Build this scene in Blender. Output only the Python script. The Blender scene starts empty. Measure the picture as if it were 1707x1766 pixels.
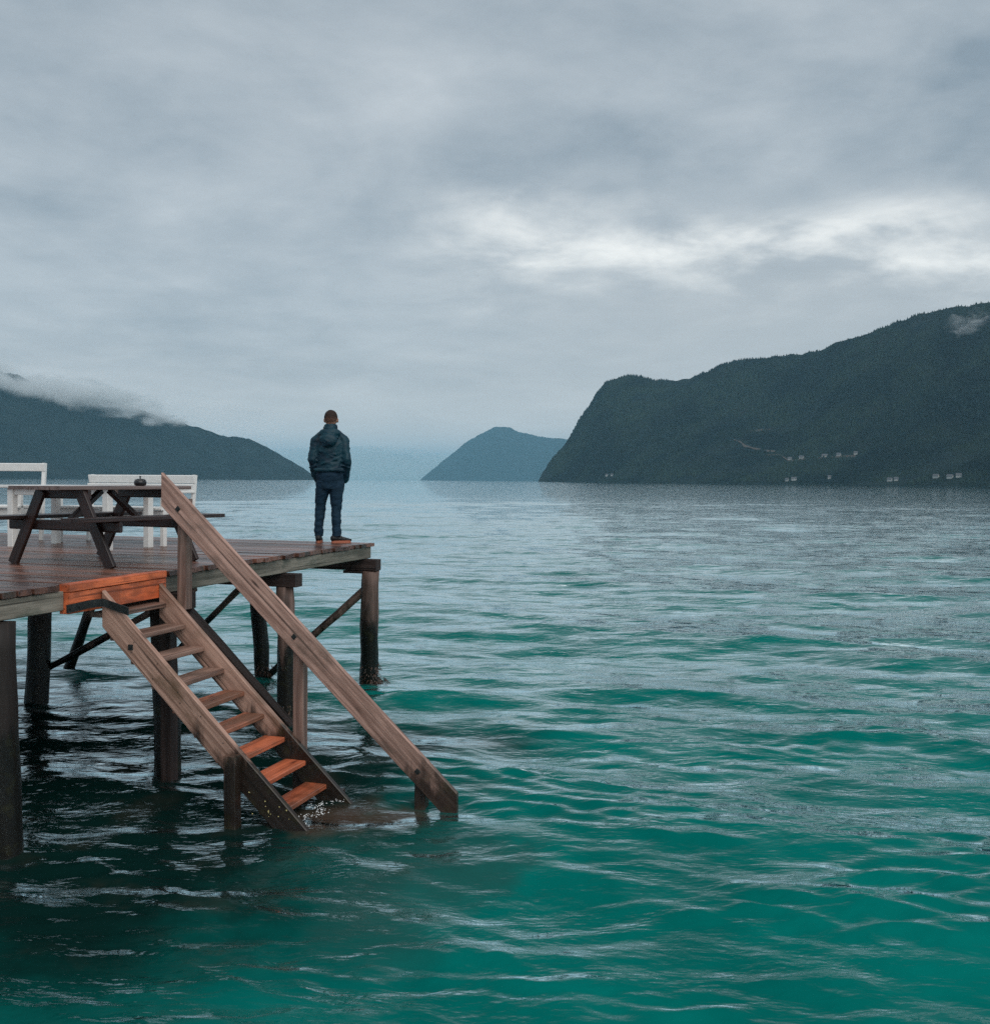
import bpy, bmesh, math, random
import numpy as np
from mathutils import Vector, Matrix, noise as mnoise

random.seed(7)
rng = np.random.default_rng(11)
sc = bpy.context.scene
COL = sc.collection
R = math.radians

# ------------------------------------------------------------------ camera
CAM_H = 2.74
cam_d = bpy.data.cameras.new('camera')
cam = bpy.data.objects.new('camera', cam_d)
COL.objects.link(cam)
cam_d.sensor_fit = 'HORIZONTAL'
cam_d.sensor_width = 36.0
cam_d.lens = 36.0 * 1750.0 / 1707.0
cam_d.clip_start = 0.05
cam_d.clip_end = 300000
pitch, roll = math.atan(54 / 1750.0), R(0.41)
fwd = Vector((0, math.cos(pitch), -math.sin(pitch)))
rgt = Vector((1, 0, 0))
upv = rgt.cross(fwd)
r2 = rgt * math.cos(roll) + upv * math.sin(roll)
u2 = -rgt * math.sin(roll) + upv * math.cos(roll)
cm = Matrix((r2, u2, -fwd)).transposed().to_4x4()
cm.translation = (0, 0, CAM_H)
cam.matrix_world = cm
sc.camera = cam

# ------------------------------------------------------------------ world
SUN_EL, SUN_AZ = 46.0, 150.0          # azimuth clockwise from +Y (the view direction)
world = bpy.data.worlds.new('World')
sc.world = world
world.use_nodes = True
WN, WL = world.node_tree.nodes, world.node_tree.links
WN.clear()


class G:
    """small node graph helper"""
    def __init__(s, tree):
        s.t = tree

    def n(s, kind, **kw):
        x = s.t.nodes.new(kind)
        for k, v in kw.items():
            setattr(x, k, v)
        return x

    def set(s, sock, v):
        if isinstance(v, bpy.types.NodeSocket):
            s.t.links.new(v, sock)
        elif v is not None:
            if isinstance(v, (tuple, list)) and len(v) == 3 and sock.type == 'RGBA':
                v = (*v, 1)
            sock.default_value = v

    def m(s, op, a, b=None, c=None, clamp=False):
        x = s.n('ShaderNodeMath', operation=op, use_clamp=clamp)
        s.set(x.inputs[0], a)
        s.set(x.inputs[1], b)
        s.set(x.inputs[2], c)
        return x.outputs[0]

    def ss(s, v, lo, hi):
        x = s.n('ShaderNodeMapRange', interpolation_type='SMOOTHSTEP')
        s.set(x.inputs[0], v)
        s.set(x.inputs[1], lo)
        s.set(x.inputs[2], hi)
        return x.outputs[0]

    def vec(s, x, y, z):
        c = s.n('ShaderNodeCombineXYZ')
        s.set(c.inputs[0], x)
        s.set(c.inputs[1], y)
        s.set(c.inputs[2], z)
        return c.outputs[0]

    def vm(s, op, a, b=None):
        x = s.n('ShaderNodeVectorMath', operation=op)
        s.set(x.inputs[0], a)
        if op == 'SCALE':
            s.set(x.inputs[3], b)
        else:
            s.set(x.inputs[1], b)
        return x.outputs[0]

    def noise(s, v, scale, detail=4, rough=.55, dist=0.0, out='Fac'):
        x = s.n('ShaderNodeTexNoise')
        s.set(x.inputs['Vector'], v)
        s.set(x.inputs['Scale'], scale)
        s.set(x.inputs['Detail'], detail)
        s.set(x.inputs['Roughness'], rough)
        s.set(x.inputs['Distortion'], dist)
        return x.outputs[0 if out == 'Fac' else 1]

    def mix(s, f, a, b, blend='MIX'):
        x = s.n('ShaderNodeMix', data_type='RGBA', blend_type=blend)
        s.set(x.inputs[0], f)
        s.set(x.inputs[6], a)
        s.set(x.inputs[7], b)
        return x.outputs[2]


g = G(world.node_tree)
sky = g.n('ShaderNodeTexSky', sky_type='NISHITA', sun_disc=False)
sky.sun_elevation, sky.sun_rotation = R(SUN_EL), R(SUN_AZ)
sky.air_density, sky.dust_density = 1.0, 2.0
tc = g.n('ShaderNodeTexCoord')
sep = g.n('ShaderNodeSeparateXYZ')
g.set(sep.inputs[0], tc.outputs['Generated'])
dx, dy, dz = sep.outputs
az = g.m('ABSOLUTE', dz)
den = g.m('ADD', az, .13)
cp = g.vec(g.m('DIVIDE', dx, den), g.m('DIVIDE', dy, den), 0.0)
n_big = g.noise(cp, .55, 5, .52, .4)
n_mid = g.noise(g.vm('ADD', cp, (7.3, 2.1, 0)), 1.5, 8, .56, .45)
n_fine = g.noise(g.vm('ADD', cp, (3.1, 9.7, 4)), 4.2, 7, .58, .3)
azi = g.m('MULTIPLY', g.m('ARCTAN2', dx, dy), 57.2958)
ele = g.m('MULTIPLY', g.m('ARCSINE', az), 57.2958)


def gauss(x, c, w):
    q = g.m('DIVIDE', g.m('SUBTRACT', x, c), w)
    return g.m('EXPONENT', g.m('MULTIPLY', g.m('MULTIPLY', q, q), -1.0))


# brightness 0..1 of the cloud sheet
b = g.m('ADD', .60, g.m('MULTIPLY', g.m('SUBTRACT', n_big, .5), .9))
b = g.m('ADD', b, g.m('MULTIPLY', g.m('SUBTRACT', n_mid, .5), 1.0))
b = g.m('ADD', b, g.m('MULTIPLY', g.m('SUBTRACT', n_fine, .5), .65))
n_puff = g.noise(g.vec(g.m('MULTIPLY', azi, .075), g.m('MULTIPLY', ele, .15), 2.7), 1.0, 8, .57, .35)
b = g.m('ADD', b, g.m('MULTIPLY', g.m('SUBTRACT', n_puff, .5), 1.25))
# heavier cloud to the upper right, a torn strip of thin cloud below it
wob = g.m('MULTIPLY', g.m('SUBTRACT', n_mid, .5), 9.0)
ele_w = g.m('ADD', ele, wob)
dark = g.m('MULTIPLY', gauss(ele_w, 17.0, 3.2), g.ss(azi, -6.0, 14.0))
b = g.m('SUBTRACT', b, g.m('MULTIPLY', dark, .42))
b = g.m('SUBTRACT', b, g.m('MULTIPLY', g.ss(ele, 18.0, 34.0), .10))
gapband = g.m('MULTIPLY', gauss(g.m('ADD', ele_w, g.m('MULTIPLY', azi, .055)), 13.0, 2.1), g.ss(azi, -8.0, 4.0))
gap = g.m('MULTIPLY', gapband, g.ss(g.m('ADD', g.m('MULTIPLY', n_fine, .5), g.m('MULTIPLY', n_puff, 1.1)), .64, 1.0))
col = g.mix(g.m('MAXIMUM', g.m('MINIMUM', b, 1.0), 0.0), (2.8, 3.4, 3.95), (6.0, 6.45, 6.8))
warm = g.m('MULTIPLY', g.m('MULTIPLY', gauss(ele, 9.0, 5.0), g.ss(azi, -12.0, 12.0)), .55)
col = g.mix(warm, col, (6.4, 6.55, 6.6))
col = g.mix(gap, col, (11.0, 11.0, 10.6))
low = gauss(ele, 0.0, 5.0)
col = g.mix(g.m('MULTIPLY', low, .75), col, (11.5, 10.4, 9.6))
fin = g.mix(.93, sky.outputs[0], col)
bg = g.n('ShaderNodeBackground')
g.set(bg.inputs[0], fin)
bg.inputs[1].default_value = 0.085
wo = g.n('ShaderNodeOutputWorld')
g.set(wo.inputs[0], bg.outputs[0])
world.cycles.sampling_method = 'MANUAL'
world.cycles.sample_map_resolution = 512

sun_d = bpy.data.lights.new('sun', 'SUN')
sun = bpy.data.objects.new('sun', sun_d)
COL.objects.link(sun)
sun_d.energy = 1.5
sun_d.angle = R(60)
sun_d.color = (1.0, .95, .88)
sv = Vector((math.sin(R(SUN_AZ)) * math.cos(R(SUN_EL)), math.cos(R(SUN_AZ)) * math.cos(R(SUN_EL)), math.sin(R(SUN_EL))))
sun.rotation_euler = sv.to_track_quat('Z', 'Y').to_euler()

vs = sc.view_settings
sc.display_settings.display_device = 'sRGB'
vs.view_transform = 'Standard'
vs.look = 'None'
vs.exposure, vs.gamma = 0.25, 1.0
vs.use_curve_mapping = False
cy = sc.cycles
cy.use_denoising = False
try:
    cy.denoiser = 'OPENIMAGEDENOISE'
except Exception:
    pass
cy.max_bounces, cy.diffuse_bounces, cy.glossy_bounces = 8, 3, 4
cy.transmission_bounces, cy.volume_bounces, cy.transparent_max_bounces = 4, 4, 8
cy.use_adaptive_sampling = False
cy.sample_clamp_indirect = 4.0


# ------------------------------------------------------------------ helpers
def tag(o, label=None, cat=None, group=None, kind=None):
    for k, v in (('label', label), ('category', cat), ('group', group), ('kind', kind)):
        if v:
            o[k] = v
    return o


def link(name, me, mat=None, parent=None, mw=None):
    o = bpy.data.objects.new(name, me)
    COL.objects.link(o)
    if mat is not None:
        me.materials.append(mat)
    if parent is not None:
        o.parent = parent
        if mw is not None:
            o.matrix_local = world_of(parent).inverted() @ mw
        else:
            o.matrix_local = world_of(parent).inverted()
    elif mw is not None:
        o.matrix_world = mw
    return o


def world_of(o):
    m = o.matrix_basis.copy()
    while o.parent is not None:
        o = o.parent
        m = o.matrix_basis @ m
    return m


def empty(name, loc, rz=0.0):
    o = bpy.data.objects.new(name, None)
    COL.objects.link(o)
    o.location = loc
    o.rotation_euler = (0, 0, rz)
    o.matrix_basis = Matrix.Translation(loc) @ Matrix.Rotation(rz, 4, 'Z')
    return o


def mesh_np(name, verts, quads, smooth=True):
    me = bpy.data.meshes.new(name)
    v = np.asarray(verts, np.float32).reshape(-1, 3)
    q = np.asarray(quads, np.int32)
    k = q.shape[1]
    me.vertices.add(len(v))
    me.vertices.foreach_set('co', v.ravel())
    me.loops.add(q.size)
    me.loops.foreach_set('vertex_index', q.ravel())
    me.polygons.add(len(q))
    me.polygons.foreach_set('loop_start', np.arange(0, q.size, k, dtype=np.int32))
    me.polygons.foreach_set('use_smooth', np.full(len(q), smooth, dtype=bool))
    me.update(calc_edges=True)
    me.validate()
    return me


def V3(p):
    return Vector(p)


def beam(name, a, b, w, h, mat, parent, up=(0, 0, 1), ch=.006, seg=1, jit=0.0, vcut=False, taper=1.0, label=None):
    """Chamfered timber from a to b; local X runs along it (the grain). w across, h along 'up'."""
    a, b = V3(a), V3(b)
    x = (b - a)
    L = x.length
    x.normalize()
    z = V3(up)
    z = (z - x * z.dot(x)).normalized()
    y = z.cross(x)
    W, Hh = w / 2, h / 2
    c = min(ch, W * .6, Hh * .6)
    prof = [(-W + c, -Hh), (W - c, -Hh), (W, -Hh + c), (W, Hh - c), (W - c, Hh), (-W + c, Hh), (-W, Hh - c), (-W, -Hh + c)]
    hx = math.hypot(x.x, x.y)
    shear = 0.0
    if vcut and hx > 1e-4:
        hd = Vector((x.x, x.y, 0)) / hx
        shear = -(z.dot(hd)) / hx
    vs_, fs = [], []
    for i in range(seg + 1):
        t = i / seg
        k = 1 + (taper - 1) * t
        jy, jz = random.uniform(-jit, jit), random.uniform(-jit, jit)
        e = c * .7 if i in (0, seg) else 0
        for py, pz in prof:
            vs_.append((t * L + pz * shear * 1.0 if i in (0, seg) else t * L, py * k + jy, pz * k + jz))
    for i in range(seg):
        for j in range(8):
            p, q = i * 8 + j, i * 8 + (j + 1) % 8
            fs.append((p, q, q + 8, p + 8))
    fs.append(tuple(range(7, -1, -1)))
    fs.append(tuple(range(seg * 8, seg * 8 + 8)))
    me = bpy.data.meshes.new(name)
    me.from_pydata(vs_, [], fs)
    mw = Matrix((x, y, z)).transposed().to_4x4()
    mw.translation = a
    o = link(name, me, mat, parent, mw)
    if label:
        o['label'] = label
    return o


def pole(name, a, b, r0, r1, mat, parent, seg=10, sides=14, rough=.012, bend=.0, label=None):
    """Round log from a to b, radius r0 at a, r1 at b, with an uneven surface."""
    a, b = V3(a), V3(b)
    x = (b - a)
    L = x.length
    x.normalize()
    z = Vector((0, 0, 1)) if abs(x.z) < .9 else Vector((0, 1, 0))
    z = (z - x * z.dot(x)).normalized()
    y = z.cross(x)
    sd = random.uniform(0, 100)
    vs_, fs = [], []
    for i in range(seg + 1):
        t = i / seg
        r = r0 + (r1 - r0) * t
        oy = bend * math.sin(t * math.pi) + rough * .8 * mnoise.noise((t * L * 1.3, sd, 0))
        oz = rough * .8 * mnoise.noise((t * L * 1.3, sd + 9, 0))
        for j in range(sides):
            an = 2 * math.pi * j / sides
            rr = r + rough * mnoise.noise((t * L * 2.2, math.cos(an) * 1.6 + sd, math.sin(an) * 1.6)) * 1.5
            vs_.append((t * L, rr * math.cos(an) + oy, rr * math.sin(an) + oz))
    for i in range(seg):
        for j in range(sides):
            p, q = i * sides + j, i * sides + (j + 1) % sides
            fs.append((p, q, q + sides, p + sides))
    fs.append(tuple(range(sides - 1, -1, -1)))
    fs.append(tuple(range(seg * sides, seg * sides + sides)))
    me = bpy.data.meshes.new(name)
    me.from_pydata(vs_, [], fs)
    for p in me.polygons:
        p.use_smooth = len(p.vertices) == 4
    mw = Matrix((x, y, z)).transposed().to_4x4()
    mw.translation = a
    o = link(name, me, mat, parent, mw)
    if label:
        o['label'] = label
    return o


def lathe(name, prof, mat, parent=None, loc=(0, 0, 0), sides=20):
    vs_, fs = [], []
    for r, z in prof:
        for j in range(sides):
            an = 2 * math.pi * j / sides
            vs_.append((r * math.cos(an), r * math.sin(an), z))
    for i in range(len(prof) - 1):
        for j in range(sides):
            p, q = i * sides + j, i * sides + (j + 1) % sides
            fs.append((p, q, q + sides, p + sides))
    fs.append(tuple(range(sides - 1, -1, -1)))
    n = (len(prof) - 1) * sides
    fs.append(tuple(range(n, n + sides)))
    me = bpy.data.meshes.new(name)
    me.from_pydata(vs_, [], fs)
    for p in me.polygons:
        p.use_smooth = len(p.vertices) == 4
    return link(name, me, mat, parent, Matrix.Translation(loc))


# ------------------------------------------------------------------ materials
def new_mat(name):
    m = bpy.data.materials.new(name)
    m.use_nodes = True
    m.node_tree.nodes.clear()
    gg = G(m.node_tree)
    out = gg.n('ShaderNodeOutputMaterial')
    bs = gg.n('ShaderNodeBsdfPrincipled')
    gg.set(out.inputs[0], bs.outputs[0])
    return m, gg, bs, out


def wood(name, light, dark, rough=(.45, .75), spec=.5, algae=0.0, knots=.0, var=.25, bump=.25, stain=None, scale=1.0, srng=(.5, .68),
         algae_top=.75):
    m, q, bs, out = new_mat(name)
    t = q.n('ShaderNodeTexCoord')
    oi = q.n('ShaderNodeObjectInfo')
    off = q.vm('SCALE', q.vec(oi.outputs['Random'], q.m('MULTIPLY', oi.outputs['Random'], 7.7), 1.0), 37.0)
    p = q.vm('ADD', t.outputs['Object'], off)
    pg = q.vm('MULTIPLY', p, (1.1 * scale, 26 * scale, 26 * scale))
    gr = q.noise(pg, 1.0, 5, .6, .6)
    pl = q.vm('MULTIPLY', p, (.55 * scale, 5 * scale, 5 * scale))
    bl = q.noise(pl, 1.0, 4, .55, .3)
    fine = q.noise(q.vm('MULTIPLY', p, (4, 90, 90)), 1.0, 2, .5)
    f = q.m('ADD', q.m('MULTIPLY', gr, .55), q.m('MULTIPLY', bl, .45))
    f = q.ss(f, .36, .66)
    c = q.mix(f, dark, light)
    c = q.mix(q.m('MULTIPLY', q.ss(fine, .52, .75), .35), c, tuple(x * .35 for x in dark))
    ck = q.ss(q.noise(q.vm('MULTIPLY', p, (.45 * scale, 34 * scale, 34 * scale)), 1.0, 2, .5, .2), .635, .675)
    c = q.mix(q.m('MULTIPLY', ck, .75), c, tuple(x * .18 for x in dark))
    if stain:
        st = q.ss(q.noise(q.vm('MULTIPLY', p, (1.6, 4, 4)), 1.0, 5, .6), srng[0], srng[1])
        c = q.mix(q.m('MULTIPLY', st, .75), c, stain)
    if knots:
        vo = q.n('ShaderNodeTexVoronoi', feature='F1')
        q.set(vo.inputs['Vector'], q.vm('MULTIPLY', p, (2.2, 9, 9)))
        vo.inputs['Scale'].default_value = 1.0
        kn = q.m('MULTIPLY', q.m('SUBTRACT', 1.0, q.ss(vo.outputs['Distance'], .04, .17)), knots)
        c = q.mix(kn, c, tuple(x * .25 for x in dark))
    # board-to-board value change
    vv = q.m('ADD', 1.0 - var / 2, q.m('MULTIPLY', oi.outputs['Random'], var))
    c = q.mix(1.0, c, q.vec(vv, vv, vv), 'MULTIPLY')
    rr = q.m('ADD', rough[0], q.m('MULTIPLY', bl, rough[1] - rough[0]))
    if algae:
        ge = q.n('ShaderNodeNewGeometry')
        sp = q.n('ShaderNodeSeparateXYZ')
        q.set(sp.inputs[0], ge.outputs['Position'])
        wn = q.noise(q.vm('MULTIPLY', ge.outputs['Position'], (5, 5, 1.2)), 1.0, 5, .65)
        hh = q.m('ADD', sp.outputs[2], q.m('MULTIPLY', q.m('SUBTRACT', wn, .5), 1.3))
        al = q.m('MULTIPLY', q.m('SUBTRACT', 1.0, q.ss(hh, algae_top - .16, algae_top + .14)), algae)
        wc = q.mix(q.ss(q.noise(ge.outputs['Position'], 9, 4, .6), .5, .7), (.006, .006, .005), (.017, .017, .007))
        c = q.mix(al, c, wc)
        rr = q.m('SUBTRACT', rr, q.m('MULTIPLY', al, .25))
    q.set(bs.inputs['Base Color'], c)
    q.set(bs.inputs['Roughness'], rr)
    bs.inputs['Specular IOR Level'].default_value = spec
    bp = q.n('ShaderNodeBump')
    bp.inputs['Strength'].default_value = bump
    bp.inputs['Distance'].default_value = .004
    q.set(bp.inputs['Height'], q.m('ADD', gr, q.m('MULTIPLY', fine, .5)))
    q.set(bs.inputs['Normal'], bp.outputs[0])
    return m


def plain(name, c, rough=.6, spec=.5, metal=0.0, nz=0.0, nscale=8.0, bump=0.0, dark=None, emit=None):
    m, q, bs, out = new_mat(name)
    t = q.n('ShaderNodeTexCoord')
    n = q.noise(t.outputs['Object'], nscale, 5, .6)
    cc = q.mix(q.m('MULTIPLY', q.ss(n, .4, .7), nz), c, dark or tuple(x * .4 for x in c))
    q.set(bs.inputs['Base Color'], cc)
    bs.inputs['Roughness'].default_value = rough
    bs.inputs['Specular IOR Level'].default_value = spec
    bs.inputs['Metallic'].default_value = metal
    if bump:
        bp = q.n('ShaderNodeBump')
        bp.inputs['Strength'].default_value = bump
        bp.inputs['Distance'].default_value = .01
        q.set(bp.inputs['Height'], n)
        q.set(bs.inputs['Normal'], bp.outputs[0])
    return m


M_DECK = wood('wet_deck_wood', (.22, .10, .070), (.075, .032, .023), (.10, .50), .5, var=1.0, knots=.5, bump=.3, stain=(.045, .04, .028))
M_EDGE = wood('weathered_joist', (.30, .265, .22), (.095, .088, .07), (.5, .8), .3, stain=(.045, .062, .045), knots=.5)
M_RAIL = wood('weathered_pine', (.64, .40, .325), (.20, .11, .085), (.4, .7), .4, algae=.85, algae_top=.36, knots=.9, var=.2, stain=(.10, .07, .055))
M_POST = wood('post_pine', (.33, .21, .17), (.12, .072, .058), (.45, .75), .4, algae=.9, algae_top=.42, knots=.8, stain=(.06, .05, .035))
M_TREAD = wood('wet_tread', (.74, .20, .09), (.34, .085, .04), (.25, .55), .5, algae=.35, algae_top=.15, knots=.8, stain=(.16, .075, .045), var=.3, srng=(.43, .62))
M_TREADW = wood('weathered_tread', (.36, .22, .17), (.15, .085, .065), (.3, .65), .5, knots=.8, stain=(.10, .065, .05), var=.4)
M_TREADM = wood('worn_wet_tread', (.52, .19, .11), (.22, .08, .05), (.28, .6), .5, knots=.8, stain=(.13, .075, .05), var=.3, srng=(.40, .60))
M_STRG = wood('stringer_pine', (.58, .36, .28), (.18, .095, .068), (.4, .7), .4, algae=.95, algae_top=.62, knots=.9, stain=(.11, .065, .035))
M_ORNG = wood('fresh_orange_board', (.90, .22, .08), (.62, .115, .04), (.35, .6), .5, knots=1.0, var=.12, stain=(.17, .05, .025), srng=(.42, .62))
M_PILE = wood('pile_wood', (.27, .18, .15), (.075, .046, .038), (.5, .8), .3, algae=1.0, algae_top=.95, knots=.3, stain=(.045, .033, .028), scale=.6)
M_PILED = wood('shaded_pile', (.035, .025, .022), (.013, .010, .009), (.5, .8), .3, algae=1.0, algae_top=.95, scale=.6)  # darker copy of the pile wood, under-deck shade put into its colour
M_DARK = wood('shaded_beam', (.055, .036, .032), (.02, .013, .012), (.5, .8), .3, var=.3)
M_TABLE = wood('dark_stained_wood', (.05, .022, .018), (.016, .008, .007), (.3, .55), .5, var=.3, bump=.15)
M_TTOP = wood('worn_table_top', (.23, .165, .15), (.11, .07, .062), (.3, .5), .5, var=.25)
M_WHITE = plain('white_paint', (.78, .77, .75), .45, .5, nz=.25, nscale=14, dark=(.55, .53, .5))
M_IRON = plain('black_iron', (.02, .026, .028), .45, .5, .4, nz=.6, nscale=40, dark=(.05, .05, .045), bump=.3)
M_POT = plain('black_glaze', (.012, .012, .014), .25, .5)
M_WEED = plain('brown_weed', (.045, .020, .012), .4, .5, nz=.8, nscale=12, dark=(.02, .016, .006))
M_SHELL = plain('pale_barnacle', (.5, .42, .18), .6, .4)

# ------------------------------------------------------------------ water
NR, NC = [], []
r = .4
rr_ = []
while r < 2.2:
    rr_.append(r)
    r *= 1.06
while r < 1500:
    rr_.append(r)
    r *= 1.0042 if r < 13 else (1.006 if r < 130 else 1.0088)
while r < 58000:
    rr_.append(r)
    r *= 1.045
rr_ = np.array(rr_)
dense = np.arange(-44, 44.001, .1)
coarse = np.arange(47, 314, 3.0)
aa = np.radians(np.concatenate([dense, coarse]))
spacing = np.maximum(np.gradient(rr_), rr_ * math.radians(.1))
XX = np.outer(rr_, np.sin(aa)).astype(np.float64)
YY = np.outer(rr_, np.cos(aa)).astype(np.float64)
DX = np.zeros_like(XX)
DY = np.zeros_like(XX)
ZZ = np.zeros_like(XX)


def lowfreq(x, y, n, lam0, lam1, ang, spread, seed):
    g_ = np.random.default_rng(seed)
    s = np.zeros_like(x)
    for _ in range(n):
        lam = math.exp(g_.uniform(math.log(lam0), math.log(lam1)))
        an = ang + g_.normal(0, spread)
        s += np.sin(2 * math.pi / lam * (x * math.cos(an) + y * math.sin(an)) + g_.uniform(0, 6.28))
    return s / math.sqrt(n / 2)


WDIR = R(-100)         # waves roll in toward the camera, crests falling slightly to the right
def add_waves(lams, slope, spread, chop, mod=None, seed=3):
    g_ = np.random.default_rng(seed)
    for lam in lams:
        w = np.clip((lam / spacing - 3.5) / 4.5, 0, 1)
        rows = np.nonzero(w > 0)[0]
        if not len(rows):
            continue
        k = 2 * math.pi / lam
        an = WDIR + g_.normal(0, spread)
        ca, sa = math.cos(an), math.sin(an)
        amp = slope * lam / (2 * math.pi) * g_.uniform(.6, 1.4)
        ph = k * (XX[rows] * ca + YY[rows] * sa) + g_.uniform(0, 6.28)
        A = amp * w[rows][:, None]
        if mod is not None:
            A = A * mod[rows]
        ZZ[rows] += A * np.cos(ph)
        if chop:
            sn = np.sin(ph) * A * chop
            DX[rows] -= ca * sn
            DY[rows] -= sa * sn


add_waves(np.exp(np.linspace(math.log(3.0), math.log(9.0), 14)), .016, .30, 1.0, seed=5)
add_waves(np.exp(np.linspace(math.log(1.05), math.log(3.0), 30)), .0185, .36, .8, seed=30)
ZZ += .05
sw = (ZZ - .05) / (ZZ[rr_ < 60].std() + 1e-9)
patch = lowfreq(XX, YY, 18, .8, 4.5, WDIR, .42, 21)
mod1 = np.clip(.62 * patch + .55 * sw - .25, 0, 2.0)
mod1 = .36 + 1.0 * mod1 / (mod1 + .5)
add_waves(np.exp(np.linspace(math.log(.42), math.log(1.3), 26)), .025, .42, .9, np.clip(.55 + .5 * mod1, 0, 1.6), seed=6)
add_waves(np.exp(np.linspace(math.log(.07), math.log(.42), 64)), .052, .45, .25, mod1, seed=8)
SURF = np.stack([XX + DX, YY + DY, ZZ], -1)
nr, nc = len(rr_), len(aa)
idx = np.arange(nr * nc).reshape(nr, nc)
a_ = idx[:-1, :]
b_ = idx[1:, :]
quads = np.stack([a_, np.roll(a_, -1, 1), np.roll(b_, -1, 1), b_], -1).reshape(-1, 4)
quads = quads[:, ::1]
me = mesh_np('water', SURF.reshape(-1, 3), quads, True)
M_WATER, q, bs, out = new_mat('fjord_water')
ge = q.n('ShaderNodeNewGeometry')
pos = ge.outputs['Position']
b1 = q.noise(q.vm('MULTIPLY', pos, (1.0, 2.0, 1.0)), 1.1, 4, .58, .3)
b2 = q.noise(q.vm('MULTIPLY', pos, (1.0, 1.8, 1.0)), 6.0, 4, .6, .4)
pm = q.ss(q.noise(q.vm('MULTIPLY', pos, (.5, 1.1, 1.0)), .45, 4, .6, .3), .45, .68)
bp1 = q.n('ShaderNodeBump')
bp1.inputs['Strength'].default_value = 1.0
bp1.inputs['Distance'].default_value = .055
q.set(bp1.inputs['Height'], b1)
# small unresolved wavelets tilt the surface a few degrees either way, out to the far shore
tilt = q.n('ShaderNodeSeparateColor')
q.set(tilt.inputs[0], q.noise(q.vm('MULTIPLY', pos, (1.9, 5.2, 1.0)), 1.0, 3, .55, .25, out='Color'))
tv = q.vec(q.m('MULTIPLY', q.m('SUBTRACT', tilt.outputs[0], .5), .28), q.m('MULTIPLY', q.m('SUBTRACT', tilt.outputs[1], .5), .44), 0.0)
nrm0 = q.vm('NORMALIZE', q.vm('ADD', ge.outputs['Normal'], tv))
q.set(bp1.inputs['Normal'], nrm0)
bp2 = q.n('ShaderNodeBump')
bp2.inputs['Strength'].default_value = 1.0
q.set(bp2.inputs['Distance'], q.m('ADD', .005, q.m('MULTIPLY', pm, .009)))
q.set(bp2.inputs['Height'], b2)
q.set(bp2.inputs['Normal'], bp1.outputs[0])
body = q.mix(q.ss(q.noise(pos, .55, 5, .6), .33, .67), (.0009, .112, .098), (.0012, .150, .130))
# pier shade and reflection painted into the water colour, with brownish weed blotches
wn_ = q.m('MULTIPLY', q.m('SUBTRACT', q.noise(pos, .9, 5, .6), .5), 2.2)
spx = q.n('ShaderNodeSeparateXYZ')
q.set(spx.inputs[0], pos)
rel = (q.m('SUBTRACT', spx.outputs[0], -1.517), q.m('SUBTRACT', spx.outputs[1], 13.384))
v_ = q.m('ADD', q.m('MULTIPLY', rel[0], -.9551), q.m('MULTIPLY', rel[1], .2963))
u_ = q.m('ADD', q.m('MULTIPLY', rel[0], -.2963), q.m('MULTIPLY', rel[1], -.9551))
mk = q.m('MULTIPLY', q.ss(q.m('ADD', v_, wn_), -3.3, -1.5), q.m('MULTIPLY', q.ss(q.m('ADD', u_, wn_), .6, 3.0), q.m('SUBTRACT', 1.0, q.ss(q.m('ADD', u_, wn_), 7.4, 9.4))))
shade_weed = q.mix(q.ss(q.noise(q.vm('ADD', pos, (3.3, 1.7, 0)), 1.4, 4, .6), .5, .68), (.003, .009, .008), (.016, .014, .011))
body = q.mix(q.m('MULTIPLY', mk, .93), body, shade_weed)


def spot(cx, cy, rx, ry, wob):
    # a patch of the bottom seen through shallow water, in pier coordinates
    a_ = q.m('DIVIDE', q.m('SUBTRACT', q.m('ADD', u_, q.m('MULTIPLY', wn_, wob)), cx), rx)
    b_ = q.m('DIVIDE', q.m('SUBTRACT', q.m('ADD', v_, q.m('MULTIPLY', wn_, wob)), cy), ry)
    return q.m('SUBTRACT', 1.0, q.ss(q.m('ADD', q.m('MULTIPLY', a_, a_), q.m('MULTIPLY', b_, b_)), .0, 1.7))


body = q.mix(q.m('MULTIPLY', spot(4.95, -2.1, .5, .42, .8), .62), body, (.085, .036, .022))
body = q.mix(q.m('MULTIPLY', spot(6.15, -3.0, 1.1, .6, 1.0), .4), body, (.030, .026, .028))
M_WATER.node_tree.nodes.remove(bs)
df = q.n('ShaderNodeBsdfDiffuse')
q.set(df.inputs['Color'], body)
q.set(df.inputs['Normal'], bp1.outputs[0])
gl = q.n('ShaderNodeBsdfGlossy')
gl.inputs['Color'].default_value = (.90, .98, 1.0, 1)
gl.inputs['Roughness'].default_value = .035
q.set(gl.inputs['Normal'], bp2.outputs[0])
fr = q.n('ShaderNodeFresnel')
fr.inputs['IOR'].default_value = 1.333
q.set(fr.inputs['Normal'], bp2.outputs[0])
mx = q.n('ShaderNodeMixShader')
q.set(mx.inputs[0], q.ss(fr.outputs[0], .042, .54))
q.set(mx.inputs[1], df.outputs[0])
q.set(mx.inputs[2], gl.outputs[0])
q.set(out.inputs[0], mx.outputs[0])
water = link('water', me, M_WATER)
tag(water, kind='structure')


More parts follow.
